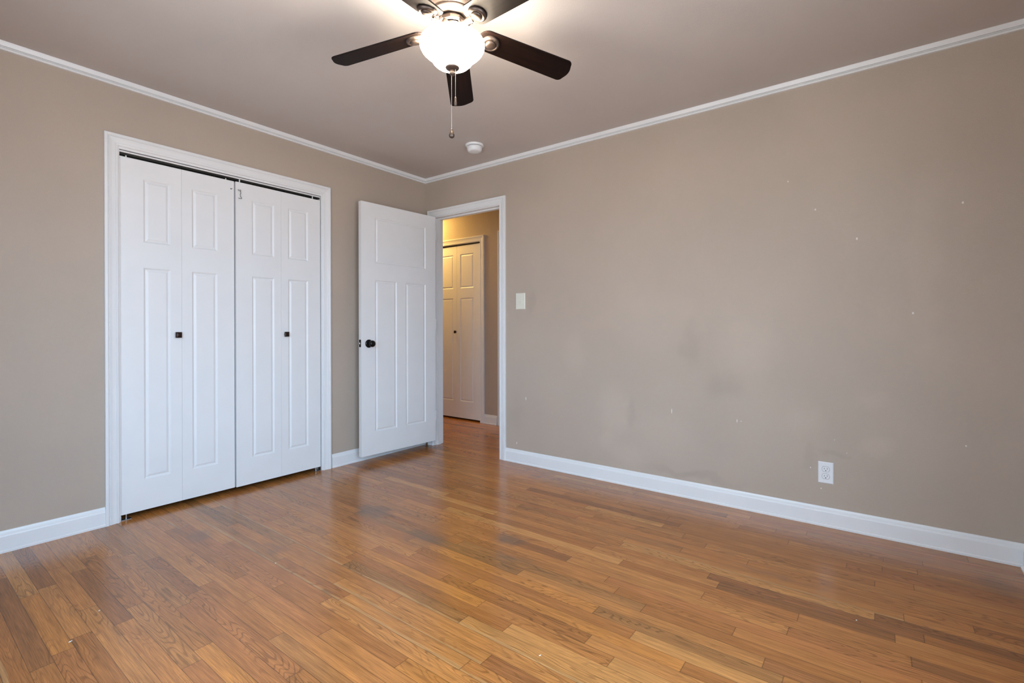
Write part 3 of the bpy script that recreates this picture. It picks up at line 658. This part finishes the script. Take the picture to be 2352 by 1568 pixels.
autosmooth(obj('switch_housing', lathe([(r, zz(z)) for r, z in [(0, 2.262), (.040, 2.262), (.040, 2.250), (.046, 2.246), (.050, 2.238), (.052, 2.226), (.058, 2.220), (0, 2.220)]], seg=48), M_BRONZE, fan), 30)
def glass_mat():
    m, N, L, b = new_mat('lit_frosted_glass'); N.remove(b); o = N['Material Output']
    em = N.new('ShaderNodeEmission'); em.inputs['Color'].default_value = (1, .88, .72, 1); em.inputs['Strength'].default_value = 2.2
    lw = N.new('ShaderNodeLayerWeight'); lw.inputs['Blend'].default_value = .35
    tr = N.new('ShaderNodeBsdfTranslucent'); tr.inputs['Color'].default_value = (.30, .28, .25, 1)
    gl = N.new('ShaderNodeBsdfGlossy'); gl.inputs['Roughness'].default_value = .15
    m1 = N.new('ShaderNodeMixShader'); m1.inputs[0].default_value = .08; L.new(tr.outputs[0], m1.inputs[1]); L.new(gl.outputs[0], m1.inputs[2])
    ad = N.new('ShaderNodeAddShader'); L.new(m1.outputs[0], ad.inputs[0]); L.new(em.outputs[0], ad.inputs[1]); L.new(ad.outputs[0], o.inputs['Surface'])
    N.remove(lw); return m
bowl = [(.022, 2.0995), (.034, 2.100), (.050, 2.103), (.066, 2.110), (.0765, 2.1195), (.0825, 2.131), (.0845, 2.138), (.0870, 2.1425), (.0960, 2.1475), (.109, 2.1545), (.120, 2.1655), (.1265, 2.178), (.1280, 2.190), (.1235, 2.201), (.111, 2.2105), (.094, 2.217), (.078, 2.221)]
autosmooth(obj('glass_bowl', lathe([(r, zz(z)) for r, z in bowl], seg=72, cap0=False, cap1=False), glass_mat(), fan), 60)['label'] = 'glowing white frosted glass bowl'
autosmooth(obj('finial', lathe([(r, zz(z)) for r, z in [(0, 2.101), (.026, 2.101), (.0275, 2.0985), (.026, 2.095), (.017, 2.090), (.009, 2.087), (.0085, 2.083), (.0115, 2.079), (.0115, 2.074), (.0085, 2.070), (.0045, 2.068), (0, 2.0675)]], seg=40), M_BRONZE, fan), 50)
# bulbs: lamps inside the bowl
for i, a in enumerate((2.3, 4.3)):
    l = bpy.data.lights.new('fan_bulb', 'POINT'); l.energy = 38; l.color = (1, .90, .76); l.shadow_soft_size = .022
    o = bpy.data.objects.new('fan_bulb', l); COL.objects.link(o); o.parent = fan; o.location = (.062*math.cos(a), .062*math.sin(a), zz(2.206))
def chain(x, y, z0, z1, name='pull_chain'):
    bm = bmesh.new(); z = z0; 
    while z > z1:
        bmesh.ops.create_icosphere(bm, subdivisions=1, radius=.00155, matrix=Matrix.Translation((x, y, zz(z)))); z -= .0040
    add_tube(bm, [(x, y, zz(z0)), (x, y, zz(z1))], .0005, 6)
    return obj(name, bm, M_CHAIN, fan)
dx, dy = Rv.x, Rv.y
c1 = chain(-.003*dx, -.003*dy, 2.068, 1.858)
pd = autosmooth(obj('pendant', lathe([(0, .004), (.0020, .003), (.0032, -.002), (.0075, -.013), (.0108, -.021), (.0112, -.026), (.0092, -.0315), (.0045, -.0345), (0, -.035)], seg=24), M_BRONZE, c1), 60); pd.location = (-.003*dx, -.003*dy, zz(1.856)); pd['label'] = 'teardrop bronze pull pendant'
cx, cy = .013*dx - .006*Fv.x, .013*dy - .006*Fv.y
c2 = chain(cx, cy, 2.094, 1.978)
pd = autosmooth(obj('pendant', lathe([(0, .003), (.003, .002), (.0045, -.002), (.0045, -.012), (.0050, -.014), (.0062, -.020), (.0062, -.027), (.0040, -.032), (0, -.034)], seg=24), M_BRONZE, c2), 60); pd.location = (cx, cy, zz(1.978)); pd['label'] = 'small bell-shaped pull pendant'
def blade_outline():
    pts = []
    r0, r1 = .108, FR
    w0, w1 = FW*.90, FW
    # root: rounded; tip: gentle arc with rounded corners
    for i in range(13):
        a = PI/2 + PI*i/12; pts.append((r0+.040+.040*math.cos(a)*1.0, (w0/2)*math.sin(a)*1.0))
    n = 8; cr_ = .022
    hw = w1/2
    for i in range(n+1):
        a = -PI/2 + (PI/2)*i/n*.90; pts.append((r1-cr_-.010+cr_*math.cos(a), -(hw-cr_)+cr_*math.sin(a)))
    for i in range(1, 8):
        s = -1 + 2*i/8; pts.append((r1-.010*s*s, s*(hw-cr_)))
    for i in range(n+1):
        a = (PI/2)*(.10+.90*i/n); pts.append((r1-cr_-.010+cr_*math.cos(a), (hw-cr_)+cr_*math.sin(a)))
    return pts
def make_blade():
    bm = bmesh.new(); pts = blade_outline(); th = .006
    v0 = [bm.verts.new((x, y, 0)) for x, y in pts]; v1 = [bm.verts.new((x, y, th)) for x, y in pts]; n = len(pts)
    bm.faces.new(v0); bm.faces.new(v1)
    for k in range(n): bm.faces.new((v0[k], v0[(k+1) % n], v1[(k+1) % n], v1[k]))
    b = obj('fan_blade', bm, M_WALNUT, fan, bevel=.0012)
    # iron: arm + medallion + button, in the blade's frame
    MR = .163
    ir = autosmooth(obj('blade_iron', lathe([(0, 0), (.0365, 0), (.0370, -.003), (.0345, -.0085), (.0290, -.0115), (.0265, -.0105), (.0250, -.0085), (0, -.0085)], seg=40, mat=Matrix.Translation((MR, 0, 0))), M_BRONZE, b), 50)
    bm = bmesh.new(); bm.from_mesh(ir.data)
    add_tube(bm, [(.046, 0, .012), (.060, 0, -.006), (.080, 0, -.012), (.105, 0, -.010), (.132, 0, -.006)], [(.0055, .013), (.006, .012), (.006, .010), (.006, .011), (.005, .016)], 14)
    bm.to_mesh(ir.data); bm.free(); ir.data.polygons.foreach_set('use_smooth', [True]*len(ir.data.polygons)); autosmooth(ir, 50)
    bt = autosmooth(obj('iron_button', lathe([(0, -.008), (.0215, -.008), (.0215, -.0115), (.0195, -.0150), (.0120, -.0175), (0, -.0185)], seg=32, mat=Matrix.Translation((MR, 0, 0))), M_BRONZE, b), 50)
    return b
proto = make_blade()
for k in range(5):
    if k == 0: b = proto
    else:
        b = proto.copy(); COL.objects.link(b); b.parent = fan
        for ch in list(proto.children):
            c = ch.copy(); COL.objects.link(c); c.parent = b
    a = TH0 - k*math.radians(72) + OFF[k]
    u = Vector((math.cos(a), math.sin(a), -DROOP/FR)).normalized()
    tv = Vector((-math.sin(a)*math.cos(PIT), math.cos(a)*math.cos(PIT), math.sin(PIT))); nv = u.cross(tv).normalized(); tv = nv.cross(u)
    m4 = Matrix((u, tv, nv)).transposed().to_4x4(); m4.translation = Vector((0, 0, zz(HUBZ)))
    b.matrix_parent_inverse = Matrix.Identity(4); b.matrix_basis = m4

# hall lamp (flush dome on the hall ceiling, out of view to the left)
t = empty('hall_ceiling_lamp', (.80, 1.14, H)); tag(t, 'warm lit dome lamp on the hallway ceiling beyond the doorway', 'lamp')
autosmooth(obj('lamp_base', lathe([(0, 0), (.16, 0), (.16, -.02), (0, -.02)], seg=40), M_BRONZE, t), 40)
m, N, L, b = new_mat('warm_lamp_glass'); b.inputs['Emission Color'].default_value = (1, .62, .17, 1); b.inputs['Emission Strength'].default_value = 48; b.inputs['Base Color'].default_value = (.9, .85, .75, 1)
autosmooth(obj('lamp_shade', lathe([(.15, -.02), (.148, -.04), (.125, -.075), (.08, -.098), (.03, -.108), (0, -.109)], seg=40, cap0=False), m, t), 60)

# flakes of paint lying on the floor
CH = [(-2.699, -1.140, .010, .004, .3, 'white paint flake on the floor in the lower left, beside a plank joint'), (-1.996, -1.153, .005, .004, 0, 'tiny white flake on the floor in front of the closet doors'),
      (-2.587, -.986, .007, .003, .5, 'thin white flake on the floor left of centre beside a dark plank'), (-1.793, -2.464, .008, .003, -.4, 'white flake on the bottom centre of the floor'),
      (-.938, -3.284, .004, .004, 0, 'tiny white flake on the floor towards the lower right')]
for x, y, a, b_, r, lab in CH:
    a *= .6; b_ *= .6
    bm = bmesh.new(); ps = [(-a, -b_*.6), (-a*.2, -b_), (a, -b_*.3), (a*.8, b_*.7), (-a*.4, b_)]
    v0 = [bm.verts.new((p[0], p[1], 0)) for p in ps]; v1 = [bm.verts.new((p[0]*.9, p[1]*.9, .0009)) for p in ps]
    for k in range(5): bm.faces.new((v0[k], v0[(k+1) % 5], v1[(k+1) % 5], v1[k]))
    bm.faces.new(v0); bm.faces.new(v1)
    o = obj('paint_flake', bm, M_CHIP); o.location = (x, y, .0002); o.rotation_euler = (0, 0, r); tag(o, lab, 'paint flake', 'paint flakes on the floor')
